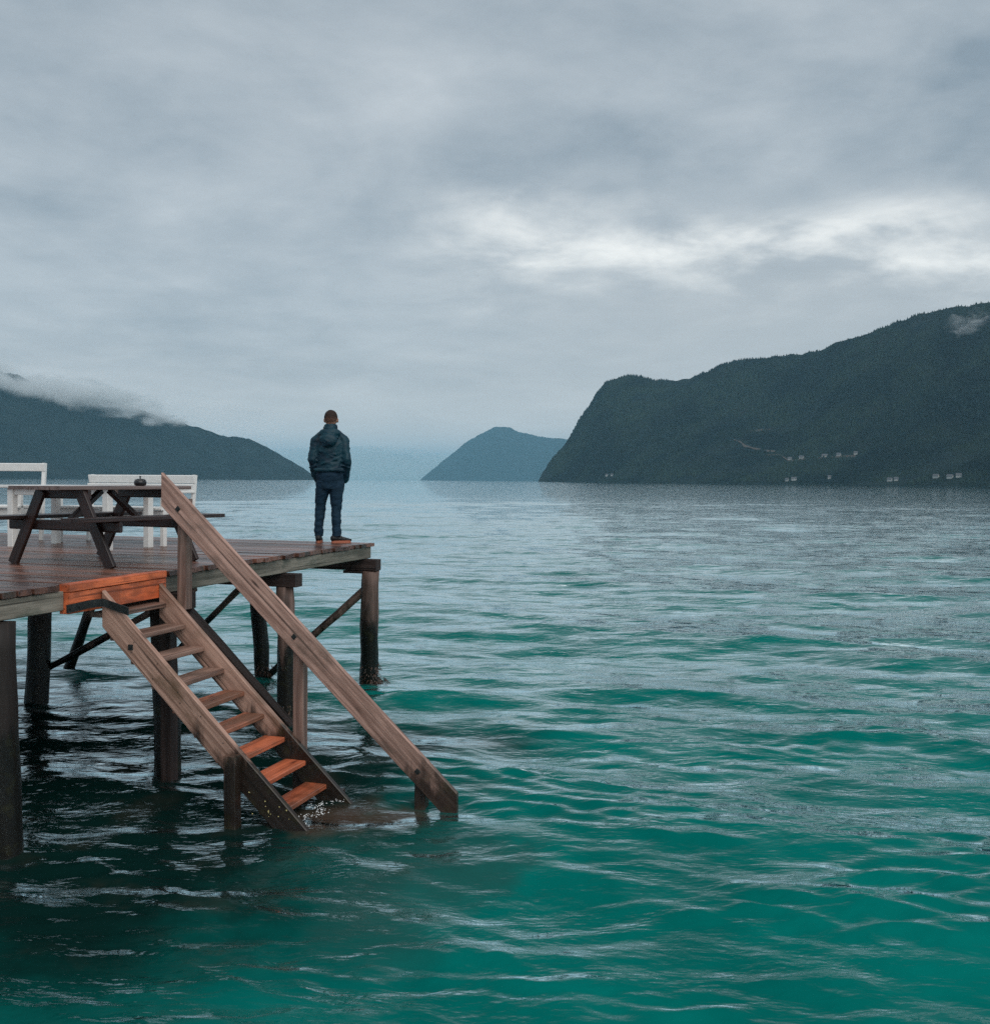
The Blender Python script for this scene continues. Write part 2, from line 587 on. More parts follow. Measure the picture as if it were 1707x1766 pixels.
# ------------------------------------------------------------------ hills
class VNoise:
    def __init__(s, seed):
        s.t = np.random.default_rng(seed).random((256, 256))

    def __call__(s, x, y):
        xi, yi = np.floor(x).astype(int), np.floor(y).astype(int)
        fx, fy = x - xi, y - yi
        fx, fy = fx * fx * (3 - 2 * fx), fy * fy * (3 - 2 * fy)
        g_ = lambda i, j: s.t[(xi + i) & 255, (yi + j) & 255]
        return (g_(0, 0) * (1 - fx) + g_(1, 0) * fx) * (1 - fy) + (g_(0, 1) * (1 - fx) + g_(1, 1) * fx) * fy - .5

    def fbm(s, x, y, o, gain=.5):
        v, a = 0, 1
        for i in range(o):
            v = v + a * s(x * 2 ** i + 17 * i, y * 2 ** i + 31 * i)
            a *= gain
        return v


class Hill:
    """terrain between a shore line and a ridge line, both given by bearing"""
    def __init__(s, ridge, shore, crest, amp, lam, seed, power=1.25):
        s.r = np.array(ridge)
        s.s = np.array(shore)
        s.c = np.array(crest)
        s.amp, s.lam, s.power = amp, lam, power
        s.n = VNoise(seed)

    def at(s, az, t):
        e = np.interp(az, s.r[:, 0], s.r[:, 1])
        rs = np.interp(az, s.s[:, 0], s.s[:, 1])
        rc = np.interp(az, s.c[:, 0], s.c[:, 1])
        rr = rs + (rc - rs) * t
        e = e + np.clip(e, 0, 1) * s.n.fbm(np.asarray(az) * 2.1, np.asarray(az) * 0 + 3.3, 6, .6) * .10
        top = rc * np.tan(np.radians(np.maximum(e, 0))) + CAM_H * (e > .05)
        x, y = rr * np.sin(np.radians(az)), rr * np.cos(np.radians(az))
        tt = np.clip(t, 0, 1)
        gprof = np.where(t <= 1, .35 * tt + .65 * tt ** s.power, 1 - 1.2 * (t - 1) ** 1.2)
        fade = np.clip(top / (s.amp * 3), 0, 1)
        rel = s.n.fbm(x / s.lam, y / s.lam, 5) * s.amp * (np.sin(math.pi * np.clip(t, 0, 1)) ** .7) * fade
        z = top * gprof + rel - 1.5 * (t < .02)
        return x, y, z

    def mesh(s, name, n_az, n_t, mat, tmax=1.22):
        az = np.linspace(s.r[0, 0], s.r[-1, 0], n_az)
        t = np.concatenate([np.linspace(0, 1, n_t), np.linspace(1, tmax, 8)[1:]])
        A, T = np.meshgrid(az, t)
        x, y, z = s.at(A, T)
        z = np.maximum(z, -1.2)
        id_ = np.arange(A.size).reshape(A.shape)
        qd = np.stack([id_[:-1, :-1], id_[:-1, 1:], id_[1:, 1:], id_[1:, :-1]], -1).reshape(-1, 4)
        o = link(name, mesh_np(name, np.stack([x, y, z], -1), qd[:, ::-1]), mat)
        tag(o, kind='structure')
        return o

    def find(s, az, el):
        t = np.linspace(0, 1, 600)
        x, y, z = s.at(np.full_like(t, az), t)
        e = np.degrees(np.arctan2(z - CAM_H, np.hypot(x, y)))
        i = int(np.argmax(e >= el)) if (e >= el).any() else 599
        return Vector((x[i], y[i], z[i])), t[i]


def hill_mat(name, c1, c2, c3, sc1, sc2):
    m, q, bs, out = new_mat(name)
    ge = q.n('ShaderNodeNewGeometry')
    p = ge.outputs['Position']
    n1 = q.noise(p, sc1, 6, .6)
    n2 = q.noise(p, sc2, 6, .65)
    c = q.mix(q.ss(n2, .35, .65), c1, c2)
    c = q.mix(q.m('MULTIPLY', q.ss(n1, .55, .72), .7), c, c3)
    q.set(bs.inputs['Base Color'], c)
    bs.inputs['Roughness'].default_value = .95
    bs.inputs['Specular IOR Level'].default_value = .1
    bp = q.n('ShaderNodeBump')
    bp.inputs['Strength'].default_value = .8
    bp.inputs['Distance'].default_value = 9
    q.set(bp.inputs['Height'], n2)
    q.set(bs.inputs['Normal'], bp.outputs[0])
    return m


M_HILL = hill_mat('wooded_hillside', (.004, .008, .008), (.013, .021, .016), (.028, .026, .022), .0045, .03)
M_FARH = hill_mat('far_hillside', (.006, .011, .012), (.013, .021, .021), (.022, .026, .026), .002, .012)

right_ridge = [(2.42, -0.05), (2.65, 0.48), (3.13, 1.13), (3.94, 2.11), (4.26, 2.67), (4.74, 3.51), (5.22, 4.22), (5.69, 5.03), (6.08, 5.45),
               (6.59, 5.68), (7.45, 5.9), (7.93, 5.9), (8.73, 5.68), (9.53, 5.64), (10.16, 5.6), (10.79, 5.72), (11.57, 6.03),
               (12.66, 6.45), (13.58, 6.68), (15.72, 6.82), (17.21, 7.0), (17.95, 7.19), (18.38, 7.45), (20.12, 7.85), (21.39, 8.38),
               (22.64, 8.76), (24.28, 8.98), (25.79, 9.14), (30, 9.6), (36, 9.9), (45, 10.0)]
HR = Hill(right_ridge, [(2.4, 3300), (6, 3000), (12, 2500), (20, 2050), (26, 1850), (45, 1500)],
          [(2.4, 3500), (6, 3700), (12, 3500), (20, 3100), (26, 2900), (45, 2500)], 120, 420, 4, 1.35)
left_ridge = [(-60, 7.2), (-40, 6.6), (-30, 5.9), (-25.96, 5.35), (-25.17, 5.21), (-24.36, 4.78), (-22.99, 4.66), (-21.88, 4.29), (-21.18, 3.77), (-20.32, 3.74),
              (-19.45, 3.67), (-17.84, 3.2), (-16.2, 2.74), (-15.14, 2.38), (-13.61, 2.19), (-12.68, 1.79), (-11.74, 1.23),
              (-10.8, 0.69), (-10.16, 0.22), (-9.85, 0.03), (-9.7, -.05)]
HL = Hill(left_ridge, [(-60, 3000), (-26, 3700), (-9.7, 4600)], [(-60, 4300), (-26, 4900), (-9.7, 4800)], 120, 700, 9, 1.2)
centre_ridge = [(-4.31, -0.06), (-3.08, 1.02), (-1.78, 2.08), (-0.8, 2.67), (-0.15, 2.97), (0.34, 3.04), (0.83, 3.01), (1.09, 2.81),
                (1.98, 2.62), (3.12, 2.4), (4.26, 2.37), (5.4, 1.79), (7.35, 0.99), (9.6, 0.04)]
HC = Hill(centre_ridge, [(-4.4, 11500), (10, 11500)], [(-4.4, 13000), (10, 13500)], 80, 1300, 14, 1.2)
far_ridge = [(-12.5, .01), (-10.8, 0.3), (-9.53, 0.87), (-8.25, 1.36), (-6.97, 1.54), (-5.03, 1.46), (-3.89, 1.08), (-3.07, 0.44), (-2.09, -0.01)]
HF = Hill(far_ridge, [(-13, 28000), (-2, 28000)], [(-13, 30000), (-2, 30000)], 100, 2400, 17, 1.2)
HR.mesh('hill', 520, 220, M_HILL)
HL.mesh('hill', 420, 120, M_FARH)
HC.mesh('hill', 220, 60, M_FARH)
HF.mesh('hill', 120, 40, M_FARH)

# ------------------------------------------------------------------ clearing tracks and houses on the far shore
M_TRACK = plain('gravel_track', (.085, .066, .055), .9, .2, nz=.5, nscale=.05)
track_pts = [[(13.2, 2.36), (13.33, 2.3), (13.56, 2.23), (13.79, 2.04), (14.21, 1.9), (14.94, 1.76), (15.4, 1.72)],
             [(13.92, 2.80), (14.28, 2.82), (14.65, 2.89), (15.1, 2.9)],
             [(14.9, 1.5), (15.6, 1.53), (16.16, 1.20), (16.76, 1.27), (17.95, 1.36), (18.66, 1.42), (19.51, 1.48)]]
clear_pts = []
for ti, pts in enumerate(track_pts):
    P, fs = [], []
    fine_pts = []
    for (a0, e0), (a1, e1) in zip(pts[:-1], pts[1:]):
        for k in range(8):
            fine_pts.append((a0 + (a1 - a0) * k / 8, e0 + (e1 - e0) * k / 8))
    fine_pts.append(pts[-1])
    for a0, e0 in fine_pts:
        p, t = HR.find(a0, e0)
        x1, y1, z1 = HR.at(np.array([a0]), np.array([max(t - .011, 0)]))
        clear_pts.append((p.x, p.y))
        P += [(p.x, p.y, p.z + 1.2), (float(x1[0]), float(y1[0]), float(z1[0]) + 1.2)]
    for i in range(len(fine_pts) - 1):
        fs.append((2 * i, 2 * i + 2, 2 * i + 3, 2 * i + 1))
    me = bpy.data.meshes.new('dirt_road')
    me.from_pydata(P, [], fs)
    tag(link('dirt_road', me, M_TRACK), kind='structure')

M_HWALL = plain('white_house_wall', (.36, .36, .35), .7, .3)
M_HROOF = plain('slate_roof', (.10, .10, .11), .7, .3)
M_HWIN = plain('house_window', (.03, .035, .04), .2, .5)
HOUSES = [((16.16, 1.24), 11, 'white farmhouse at the left end of the hillside row by the bend in the track'),
          ((16.76, 1.31), 13, 'second white house from the left in the hillside row across the fjord'),
          ((17.95, 1.4), 16, 'largest white house, in the middle of the hillside row across the fjord'),
          ((18.66, 1.46), 11, 'small white house right of the largest one in the hillside row'),
          ((19.51, 1.52), 10, 'white house highest up at the right end of the hillside row'),
          ((16.39, 0.14), 13, 'lone bright white house on the water edge below the hillside row'),
          ((16.03, 0.09), 8, 'tiny pale boathouse just left of the lone white house on the water edge'),
          ((18.21, 0.24), 8, 'slim pale hut alone among shore trees right of the lone white waterside house'),
          ((21.23, 0.12), 11, 'white house with a neighbour touching its right, low on the right shore'),
          ((21.54, 0.14), 9, 'smaller white house leaning close on the right of its neighbour, low on the right shore'),
          ((23.46, 0.30), 12, 'leftmost white house of the cluster near the right end of the far shore'),
          ((24.12, 0.29), 12, 'middle white house of the cluster near the right end of the far shore'),
          ((24.53, 0.35), 11, 'rightmost white house of the cluster near the right end of the far shore'),
          ((6.26, 0.29), 9, 'left one of two pale cabins at the foot of the headland cliff'),
          ((6.55, 0.31), 9, 'right one of two pale cabins at the foot of the headland cliff')]
for (a0, e0), sz, lab in HOUSES:
    p, t = HR.find(a0, e0)
    clear_pts.append((p.x, p.y))
    clear_pts.append((p.x * .993, p.y * .993))
    rz = -R(a0) + random.uniform(-.5, .5)
    h = empty('house', (p.x, p.y, p.z - 1.0), rz)
    tag(h, lab, 'house', 'white houses on the far shore')
    w, d, wh, rh = sz * .8, sz * .5, 5.0, 2.8
    me = bpy.data.meshes.new('wall')
    W2, D2 = w / 2, d / 2
    v = [(-W2, -D2, 0), (W2, -D2, 0), (W2, D2, 0), (-W2, D2, 0), (-W2, -D2, wh), (W2, -D2, wh), (W2, D2, wh), (-W2, D2, wh), (-W2, 0, wh + rh), (W2, 0, wh + rh)]
    me.from_pydata(v, [], [(0, 1, 5, 4), (2, 3, 7, 6), (1, 2, 6, 9, 5), (3, 0, 4, 8, 7), (3, 2, 1, 0)])
    link('wall', me, M_HWALL, h, world_of(h))
    me = bpy.data.meshes.new('roof')
    o_, k_ = .5, .3
    v = []
    for zz in (.05, .05 + k_):
        v += [(-W2 - o_, -D2 - o_, wh - .4 + zz), (W2 + o_, -D2 - o_, wh - .4 + zz), (W2 + o_, 0, wh + rh + zz), (-W2 - o_, 0, wh + rh + zz),
              (W2 + o_, D2 + o_, wh - .4 + zz), (-W2 - o_, D2 + o_, wh - .4 + zz)]
    me.from_pydata(v, [], [(6, 7, 8, 9), (9, 8, 10, 11), (3, 2, 1, 0), (5, 4, 2, 3), (0, 1, 7, 6), (4, 5, 11, 10), (1, 2, 8, 7), (2, 4, 10, 8), (3, 0, 6, 9), (5, 3, 9, 11)])
    link('roof', me, M_HROOF, h, world_of(h))
    wv, wf = [], []
    for k in range(3):
        xx = -W2 + w * (k + .5) / 3
        n0 = len(wv)
        me = bpy.data.meshes.new('window')
        me.from_pydata([(xx - .5, -D2 - .06, 3.4), (xx + .5, -D2 - .06, 3.4), (xx + .5, -D2 - .06, 4.8), (xx - .5, -D2 - .06, 4.8),
                        (xx - .5, -D2 + .02, 3.4), (xx + .5, -D2 + .02, 3.4), (xx + .5, -D2 + .02, 4.8), (xx - .5, -D2 + .02, 4.8)], [],
                       [(0, 1, 2, 3), (1, 0, 4, 5), (2, 1, 5, 6), (3, 2, 6, 7), (0, 3, 7, 4)])
        link('window', me, M_HWIN, h, world_of(h))

# forest: thousands of small conifers, one mass
NT = 52000
taz = rng.uniform(2.9, 40, NT * 2)
tt = rng.uniform(.005, 1.0, NT * 2) ** .9
keep = rng.random(NT * 2) < np.interp(taz, [2.9, 12, 26, 40], [.55, .6, .6, .25])
taz, tt = taz[keep][:NT], tt[keep][:NT]
tx, ty, tz = HR.at(taz, tt)
cpn = np.array(clear_pts)
ok = np.ones(len(tx), bool)
for cx_, cy_ in cpn:
    ok &= (tx - cx_) ** 2 + (ty - cy_) ** 2 > 10 ** 2
dens = VNoise(77).fbm(tx / 160, ty / 160, 3)
ok &= (dens > -.28) & (tz > 1.0)
tx, ty, tz = tx[ok], ty[ok], tz[ok]
n = len(tx)
hgt = rng.uniform(4, 11, n) * (1 + .5 * dens[ok]) * np.interp(tt[ok], [0, .8, 1.0], [1, 1, .72])
rad = hgt * rng.uniform(.22, .36, n)
S = 5
vv_ = np.zeros((n, S + 1, 3), np.float32)
ph0 = rng.uniform(0, 6.28, n)
for j in range(S):
    an = ph0 + 2 * math.pi * j / S
    q_ = rad * rng.uniform(.75, 1.25, n)
    vv_[:, j, 0], vv_[:, j, 1], vv_[:, j, 2] = tx + q_ * np.cos(an), ty + q_ * np.sin(an), tz - 1 + hgt * .08
vv_[:, S, 0], vv_[:, S, 1], vv_[:, S, 2] = tx + rng.normal(0, .4, n), ty, tz + hgt
base = (np.arange(n) * (S + 1))[:, None]
tri = np.concatenate([np.stack([base[:, 0] + j, base[:, 0] + (j + 1) % S, base[:, 0] + S], -1) for j in range(S)])
M_TREE, q, bs, out = new_mat('conifer_needles')
ge = q.n('ShaderNodeNewGeometry')
n1 = q.noise(ge.outputs['Position'], .0055, 6, .62)
n2 = q.noise(ge.outputs['Position'], .25, 2, .6)
c = q.mix(q.ss(n1, .38, .64), (.002, .005, .006), (.027, .042, .026))
c = q.mix(q.m('MULTIPLY', q.ss(n2, .4, .7), .5), c, (.020, .027, .018))
q.set(bs.inputs['Base Color'], c)
bs.inputs['Roughness'].default_value = .9
bs.inputs['Specular IOR Level'].default_value = .15
forest = link('forest', mesh_np('forest', vv_.reshape(-1, 3), tri, False), M_TREE)
tag(forest, 'dense dark conifer wood covering the steep hillside across the fjord on the right', 'forest', kind='stuff')


# ------------------------------------------------------------------ haze and low cloud
def box_mesh(name, lo, hi):
    me = bpy.data.meshes.new(name)
    x0, y0, z0 = lo
    x1, y1, z1 = hi
    me.from_pydata([(x0, y0, z0), (x1, y0, z0), (x1, y1, z0), (x0, y1, z0), (x0, y0, z1), (x1, y0, z1), (x1, y1, z1), (x0, y1, z1)], [],
                   [(3, 2, 1, 0), (4, 5, 6, 7), (0, 1, 5, 4), (1, 2, 6, 5), (2, 3, 7, 6), (3, 0, 4, 7)])
    return me


def vol_mat(name, color, density, aniso=0.0):
    m = bpy.data.materials.new(name)
    m.use_nodes = True
    m.node_tree.nodes.clear()
    q = G(m.node_tree)
    o = q.n('ShaderNodeOutputMaterial')
    v = q.n('ShaderNodeVolumePrincipled')
    v.inputs['Color'].default_value = (*color, 1)
    v.inputs['Density'].default_value = density
    v.inputs['Anisotropy'].default_value = aniso
    q.set(o.inputs['Volume'], v.outputs[0])
    return m


haze = link('haze', box_mesh('haze', (-62000, -62000, -6), (62000, 62000, 880)), vol_mat('thin_blue_haze', (.43, .78, 1.0), 5.8e-5, .2))
tag(haze, 'thin blue haze lying over the fjord', 'haze', kind='stuff')

bm = bmesh.new()
for a0, r0, wx_, hz_ in ((-9.8, 15500, 1300, 500), (-7.2, 16800, 1500, 560), (-4.6, 16600, 1200, 430), (-8.4, 21000, 2400, 640), (-5.2, 21500, 1900, 560), (-2.2, 21000, 1500, 420)):
    s_ = bmesh.ops.create_icosphere(bm, subdivisions=4, radius=1.0)
    for v in s_['verts']:
        d = v.co.copy()
        k = 1 + .25 * mnoise.fractal(d * 1.6 + Vector((a0, 0, 0)), 1.0, 2.0, 4)
        v.co = Vector((d.x * wx_ * k + r0 * math.sin(R(a0)), d.y * 1900 * k + r0 * math.cos(R(a0)), max(d.z, -.02) * hz_ * k + 14))
me = bpy.data.meshes.new('rain_mist')
bm.to_mesh(me)
bm.free()
fog = link('rain_mist', me, vol_mat('rain_vapour', (.96, .985, 1.0), 5.0e-4, .1))
rm = fog.modifiers.new('r', 'REMESH')
rm.mode, rm.voxel_size = 'VOXEL', 90.0
tag(fog, 'pale curtain of rain mist veiling the farthest hill down the fjord', 'mist', kind='stuff')

# low cloud: a long body of vapour lying along the sloping ridge of the left hill
MA, MB_ = Vector((-2560, 4020, 520)), Vector((-1010, 4640, 178))
ax = (MB_ - MA)
perp = Vector((ax.y, -ax.x, 0)).normalized() * 190
me = bpy.data.meshes.new('low_cloud')
vs_ = []
for p in (MA, MB_):
    for sp_, sz_ in ((-1, -1), (1, -1), (1, 1), (-1, 1)):
        vs_.append(tuple(p + perp * (sp_ * .9 + .45) + Vector((0, 0, 105 * sz_))))
me.from_pydata(vs_, [], [(0, 1, 2, 3), (7, 6, 5, 4), (0, 4, 5, 1), (1, 5, 6, 2), (2, 6, 7, 3), (3, 7, 4, 0)])
bm = bmesh.new()
bm.from_mesh(me)
bmesh.ops.recalc_face_normals(bm, faces=bm.faces)
bm.to_mesh(me)
bm.free()
M_MIST = vol_mat('cloud_vapour', (.97, .99, 1.0), .01, .2)
q = G(M_MIST.node_tree)
vn = [x for x in M_MIST.node_tree.nodes if x.type == 'PRINCIPLED_VOLUME'][0]
ge = q.n('ShaderNodeNewGeometry')
sp = q.n('ShaderNodeSeparateXYZ')
q.set(sp.inputs[0], ge.outputs['Position'])
n1 = q.noise(q.vm('MULTIPLY', ge.outputs['Position'], (.0052, .004, .012)), 1.0, 6, .6, .6)
zl = q.m('ADD', 520.0, q.m('MULTIPLY', q.m('ADD', sp.outputs[0], 2560.0), (178.0 - 520.0) / 1550.0))
h_ = q.m('DIVIDE', q.m('SUBTRACT', sp.outputs[2], q.m('ADD', zl, 14.0)), 80.0)
f_ = q.m('SUBTRACT', q.m('SUBTRACT', 1.0, q.m('MULTIPLY', h_, h_)), q.m('MULTIPLY', q.ss(sp.outputs[0], -1650.0, -1020.0), 1.7))
q.set(vn.inputs['Density'], q.m('MULTIPLY', q.ss(q.m('ADD', n1, q.m('MULTIPLY', f_, .25)), .60, .86), .030))
M_MIST.cycles.volume_step_rate = .15
mist = link('low_cloud', me, M_MIST)
tag(mist, 'torn scraps of white low cloud clinging to the ridge of the left hill', 'cloud', kind='stuff')

# a small wisp high on the right hill
wp, wt_ = HR.find(25.1, 8.35)
bm = bmesh.new()
s_ = bmesh.ops.create_icosphere(bm, subdivisions=3, radius=1.0)
wc_ = Vector(wp) * .97
for v in s_['verts']:
    v.co = Vector((v.co.x * 75, v.co.y * 60, v.co.z * 42 + v.co.x * 22)) + wc_
me = bpy.data.meshes.new('cloud_wisp')
bm.to_mesh(me)
bm.free()
M_WISP = vol_mat('wisp_vapour', (.97, .99, 1.0), .01, .2)
q = G(M_WISP.node_tree)
vn = [x for x in M_WISP.node_tree.nodes if x.type == 'PRINCIPLED_VOLUME'][0]
ge = q.n('ShaderNodeNewGeometry')
dd = q.vm('SUBTRACT', ge.outputs['Position'], tuple(wc_))
n1 = q.noise(q.vm('MULTIPLY', dd, (.018, .014, .030)), 1.0, 6, .62, .8)
ln = q.n('ShaderNodeVectorMath', operation='LENGTH')
q.set(ln.inputs[0], q.vm('MULTIPLY', dd, (1 / 75, 1 / 60, 1 / 48)))
q.set(vn.inputs['Density'], q.m('MULTIPLY', q.ss(q.m('SUBTRACT', n1, q.m('MULTIPLY', ln.outputs['Value'], .16)), .42, .62), .022))
M_WISP.cycles.volume_step_rate = .3
tag(link('cloud_wisp', me, M_WISP), 'small white wisp of cloud high on the right hill near its summit', 'cloud', kind='stuff')

# ------------------------------------------------------------------ the pier
DZ = 1.91
C0 = Vector((-1.517, 13.384, 0))
UU = Vector((-.2963, -.9551, 0)).normalized()
VV = Vector((UU.y, -UU.x, 0))


def P(u, v, z=0.0):
    return C0 + UU * u + VV * v + Vector((0, 0, z))


pier = empty('wooden_pier', P(0, 0, 0))
tag(pier, 'wet wooden pier deck on dark round piles with an orange board at its edge', 'pier')
pw, gapw, th = .138, .013, .045
ULEN = 9.6
u = 0.0
i = 0
while u < ULEN:
    w = pw + random.uniform(-.004, .004)
    cut = random.choice([3.6, 4.8, 6.0])
    v0 = .075 + random.uniform(-.02, .02)
    dzj = random.uniform(-.004, .004)
    if 4.40 < u < 5.83:
        v0 = .152 + .035 * (5.8 - u) / 1.3
    for va, vb in ((v0, cut - .002), (cut + .002, 11.0 + random.uniform(-.03, .03))):
        za = DZ - th / 2 + dzj
        beam('plank', P(u + w / 2, va, za), P(u + w / 2, vb, za + random.uniform(-.002, .002)), w, th, M_DECK, pier, ch=.005, seg=2, jit=.0015)
    u += w + gapw
    i += 1
# joists along the edge direction
for k, v in enumerate((.135, 1.3, 2.5, 3.7, 4.9, 6.1, 7.3, 8.5, 9.7, 10.9)):
    if k == 0:
        for ua, ub in ((.06, 3.1), (3.106, 4.52), (5.83, ULEN)):
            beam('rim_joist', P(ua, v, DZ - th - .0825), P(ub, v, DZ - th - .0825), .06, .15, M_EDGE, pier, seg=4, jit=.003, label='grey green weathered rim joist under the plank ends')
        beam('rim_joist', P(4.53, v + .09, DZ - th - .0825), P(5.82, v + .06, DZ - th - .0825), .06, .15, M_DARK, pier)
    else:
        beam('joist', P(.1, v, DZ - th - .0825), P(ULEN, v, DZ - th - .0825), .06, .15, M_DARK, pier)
# cap beams on the pile rows
rows_u = (.16, 2.32, 4.36, 6.50, 8.60)
for uu_ in rows_u:
    zb = DZ - th - .16 - .075 - .003
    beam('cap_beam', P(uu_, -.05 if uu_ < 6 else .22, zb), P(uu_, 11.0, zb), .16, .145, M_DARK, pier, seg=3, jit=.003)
ztop = DZ - th - .16 - .153
# piles
pile_list = [(.16, .06, 0.02, .14, .112, .135), (.12, 1.77, 0, 1.75, .10, .11), (.2, 3.4, -.1, 3.3, .10, .11), (.1, 6.6, 0, 6.6, .11, .12),
             (2.32, .12, 2.30, .10, .095, .105), (2.35, 3.36, 2.45, 3.36, .135, .13), (2.3, 6.6, 2.3, 6.6, .12, .12),
             (4.36, .24, 4.40, .16, .115, .12), (4.4, 3.4, 4.4, 3.4, .12, .12), (4.3, 6.6, 4.3, 6.6, .12, .12),
             (6.50, .10, 6.50, .06, .12, .125), (6.5, 3.4, 6.5, 3.4, .12, .12), (8.6, .2, 8.6, .2, .12, .12), (8.6, 3.4, 8.6, 3.4, .12, .12), (6.5, 6.6, 6.5, 6.6, .12, .12)]
for ut, vt, ub, vb, rt, rb in pile_list:
    dl = 1.4 / ztop
    top = P(ut, vt, ztop if not (ut == 6.5 and vt < 1) else DZ - th - .165)
    bot = P(ub, vb, 0)
    bot = bot + (bot - top) * dl
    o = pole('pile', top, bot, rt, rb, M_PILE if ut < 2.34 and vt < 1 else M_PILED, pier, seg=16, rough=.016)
# pile cap block beside the corner pile
beam('shim_block', P(.16, .02, ztop - .02), P(.16, .42, ztop - .02), .15, .035, M_DARK, pier)
# pale squared post against the third pile
beam('prop_post', P(4.56, .05, 1.55), P(4.58, .02, -1.0), .11, .11, M_DARK, pier, up=UU, seg=6, jit=.003)
# braces
pole('brace', P(.10, .02, 1.42), P(.06, 1.80, -.10), .05, .045, M_PILE, pier, rough=.01, label='round knotty diagonal brace running down from the corner pile')
pole('brace', P(.02, 1.85, 1.45), P(-.05, 3.5, -.05), .045, .04, M_PILE, pier, rough=.01)
beam('brace', P(4.25, .05, 1.52), P(2.42, -.02, .02), .07, .09, M_DARK, pier, seg=4, jit=.004)
pole('brace', P(2.42, 1.2, 1.5), P(2.30, 3.6, .30), .04, .04, M_PILE, pier, rough=.008)
pole('brace', P(.42, 3.95, 1.55), P(.52, 4.67, -.3), .055, .075, M_PILE, pier, rough=.018, label='short leaning prop log standing askew in the water under the deck')
# orange ledger where the stairs hang
beam('ledger_board', P(4.53, .135, DZ - .028), P(5.82, .100, DZ - .028), .095, .062, M_ORNG, pier, ch=.004, seg=3, jit=.0012, label='upper bright orange board at the top of the stairs')
beam('ledger_board', P(4.53, .137, DZ - .062 - .086), P(5.82, .102, DZ - .062 - .086), .088, .166, M_ORNG, pier, ch=.004, seg=3, jit=.0012, label='lower bright orange board at the top of the stairs')


# seaweed and mussels on the corner pile
def clump(name, centre, n, spread, size, mat, parent, strip=True):
    vs_, fs = [], []
    for k in range(n):
        a = random.uniform(0, 6.28)
        rr0 = spread[0] * random.uniform(.5, 1.0)
        p = Vector(centre) + Vector((rr0 * math.cos(a), rr0 * math.sin(a), random.uniform(-1, 1) * spread[1]))
        d = Vector((math.cos(a), math.sin(a), -.4 + random.uniform(-.6, .2))).normalized()
        s = Vector((-math.sin(a), math.cos(a), random.uniform(-.4, .4))) * size * random.uniform(.25, .5)
        L = size * random.uniform(.8, 2.4)
        n0 = len(vs_)
        mid = p + d * L * .5 + Vector((0, 0, random.uniform(-.2, .2) * L))
        tip = p + d * L + Vector((0, 0, -.3 * L))
        t_ = d.cross(s).normalized() * size * .12
        vs_ += [p - s * .6, p + s * .6, mid - s, mid + s, tip, p + t_, mid + t_ * 1.4]
        fs += [(n0, n0 + 1, n0 + 3, n0 + 2), (n0 + 2, n0 + 3, n0 + 4), (n0, n0 + 2, n0 + 6, n0 + 5), (n0 + 1, n0 + 5, n0 + 6, n0 + 3), (n0 + 2, n0 + 4, n0 + 6), (n0 + 3, n0 + 6, n0 + 4)]
    me = bpy.data.meshes.new(name)
    me.from_pydata([tuple(v) for v in vs_], [], fs)
    o = link(name, me, mat, parent)
    o['kind'] = 'stuff'
    return o


clump('seaweed', P(.02, .12, .16), 420, (.135, .15), .022, M_WEED, pier)
clump('seaweed', P(.0, .06, .05), 260, (.17, .06), .026, M_WEED, pier)
clump('seaweed', P(.1, 1.66, .10), 160, (.125, .12), .022, M_WEED, pier)
clump('seaweed', P(2.30, .10, .10), 160, (.11, .14), .02, M_WEED, pier)

# ------------------------------------------------------------------ the stairs into the water
stairs = empty('wooden_stairs', P(5.0, -.05, 1.8))
tag(stairs, 'weathered timber stairs with one sloping handrail going down from the pier into the water', 'stairs')
SL = -.955
UN, UF = 5.42, 4.62


def S(u, w, z):
    return P(u, -w, z)


run = Vector((-VV.x, -VV.y, SL)).normalized()
nrm = Vector((-VV.x * .955, -VV.y * .955, 1)).normalized()
for u_, z0, wa in ((UN, 1.825, -.052), (UF, 1.805, -.082)):
    hgt_ = .30
    # top edge starts at w=.06 height z0 ; centre line half the height lower
    wb = 2.45
    za = z0 - hgt_ / 2
    a = S(u_, wa, za + (.0))
    b = S(u_, wb, za + SL * (wb - wa))
    o = beam('stringer', a, b, .048, hgt_ * math.cos(math.atan(.955)), M_STRG, stairs, up=nrm, vcut=True, seg=5, jit=.002,
             label='near stringer board of the stairs' if u_ == UN else 'far stringer board of the stairs below the handrail')
    if u_ == UN:
        near_str = o
# barnacles on the near stringer
vs_, fs = [], []
for k in range(15):
    w = random.gauss(1.50, .11)
    zz = .17 + random.gauss(0, .055) - (w - 1.50) * .6
    c = S(UN + .026, w, zz)
    s = random.uniform(.002, .0055)
    n0 = len(vs_)
    for dx_, dz_ in ((-1, -1), (1, -1), (1, 1), (-1, 1)):
        vs_.append(tuple(c + run * dx_ * s + nrm * dz_ * s))
    vs_.append(tuple(c + UU * s))
    fs += [(n0, n0 + 1, n0 + 4), (n0 + 1, n0 + 2, n0 + 4), (n0 + 2, n0 + 3, n0 + 4), (n0 + 3, n0, n0 + 4)]
me = bpy.data.meshes.new('barnacles')
me.from_pydata(vs_, [], fs)
o = link('barnacles', me, M_SHELL, near_str)
o['kind'] = 'stuff'
for k in range(12):
    w, z = -.09 + .196 * k, 1.64 - .184 * k
    if z < -.45:
        break
    tr = beam('tread', S(UF + .026, w - .02, z - .02), S(UN - .026, w - .02 + random.uniform(-.004, .004), z - .02 + random.uniform(-.004, .004)),
              .20, .042, M_TREADW if k < 4 else (M_TREADM if k < 6 else M_TREAD), stairs, ch=.006, seg=2, jit=.0015)
vs_, fs = [], []
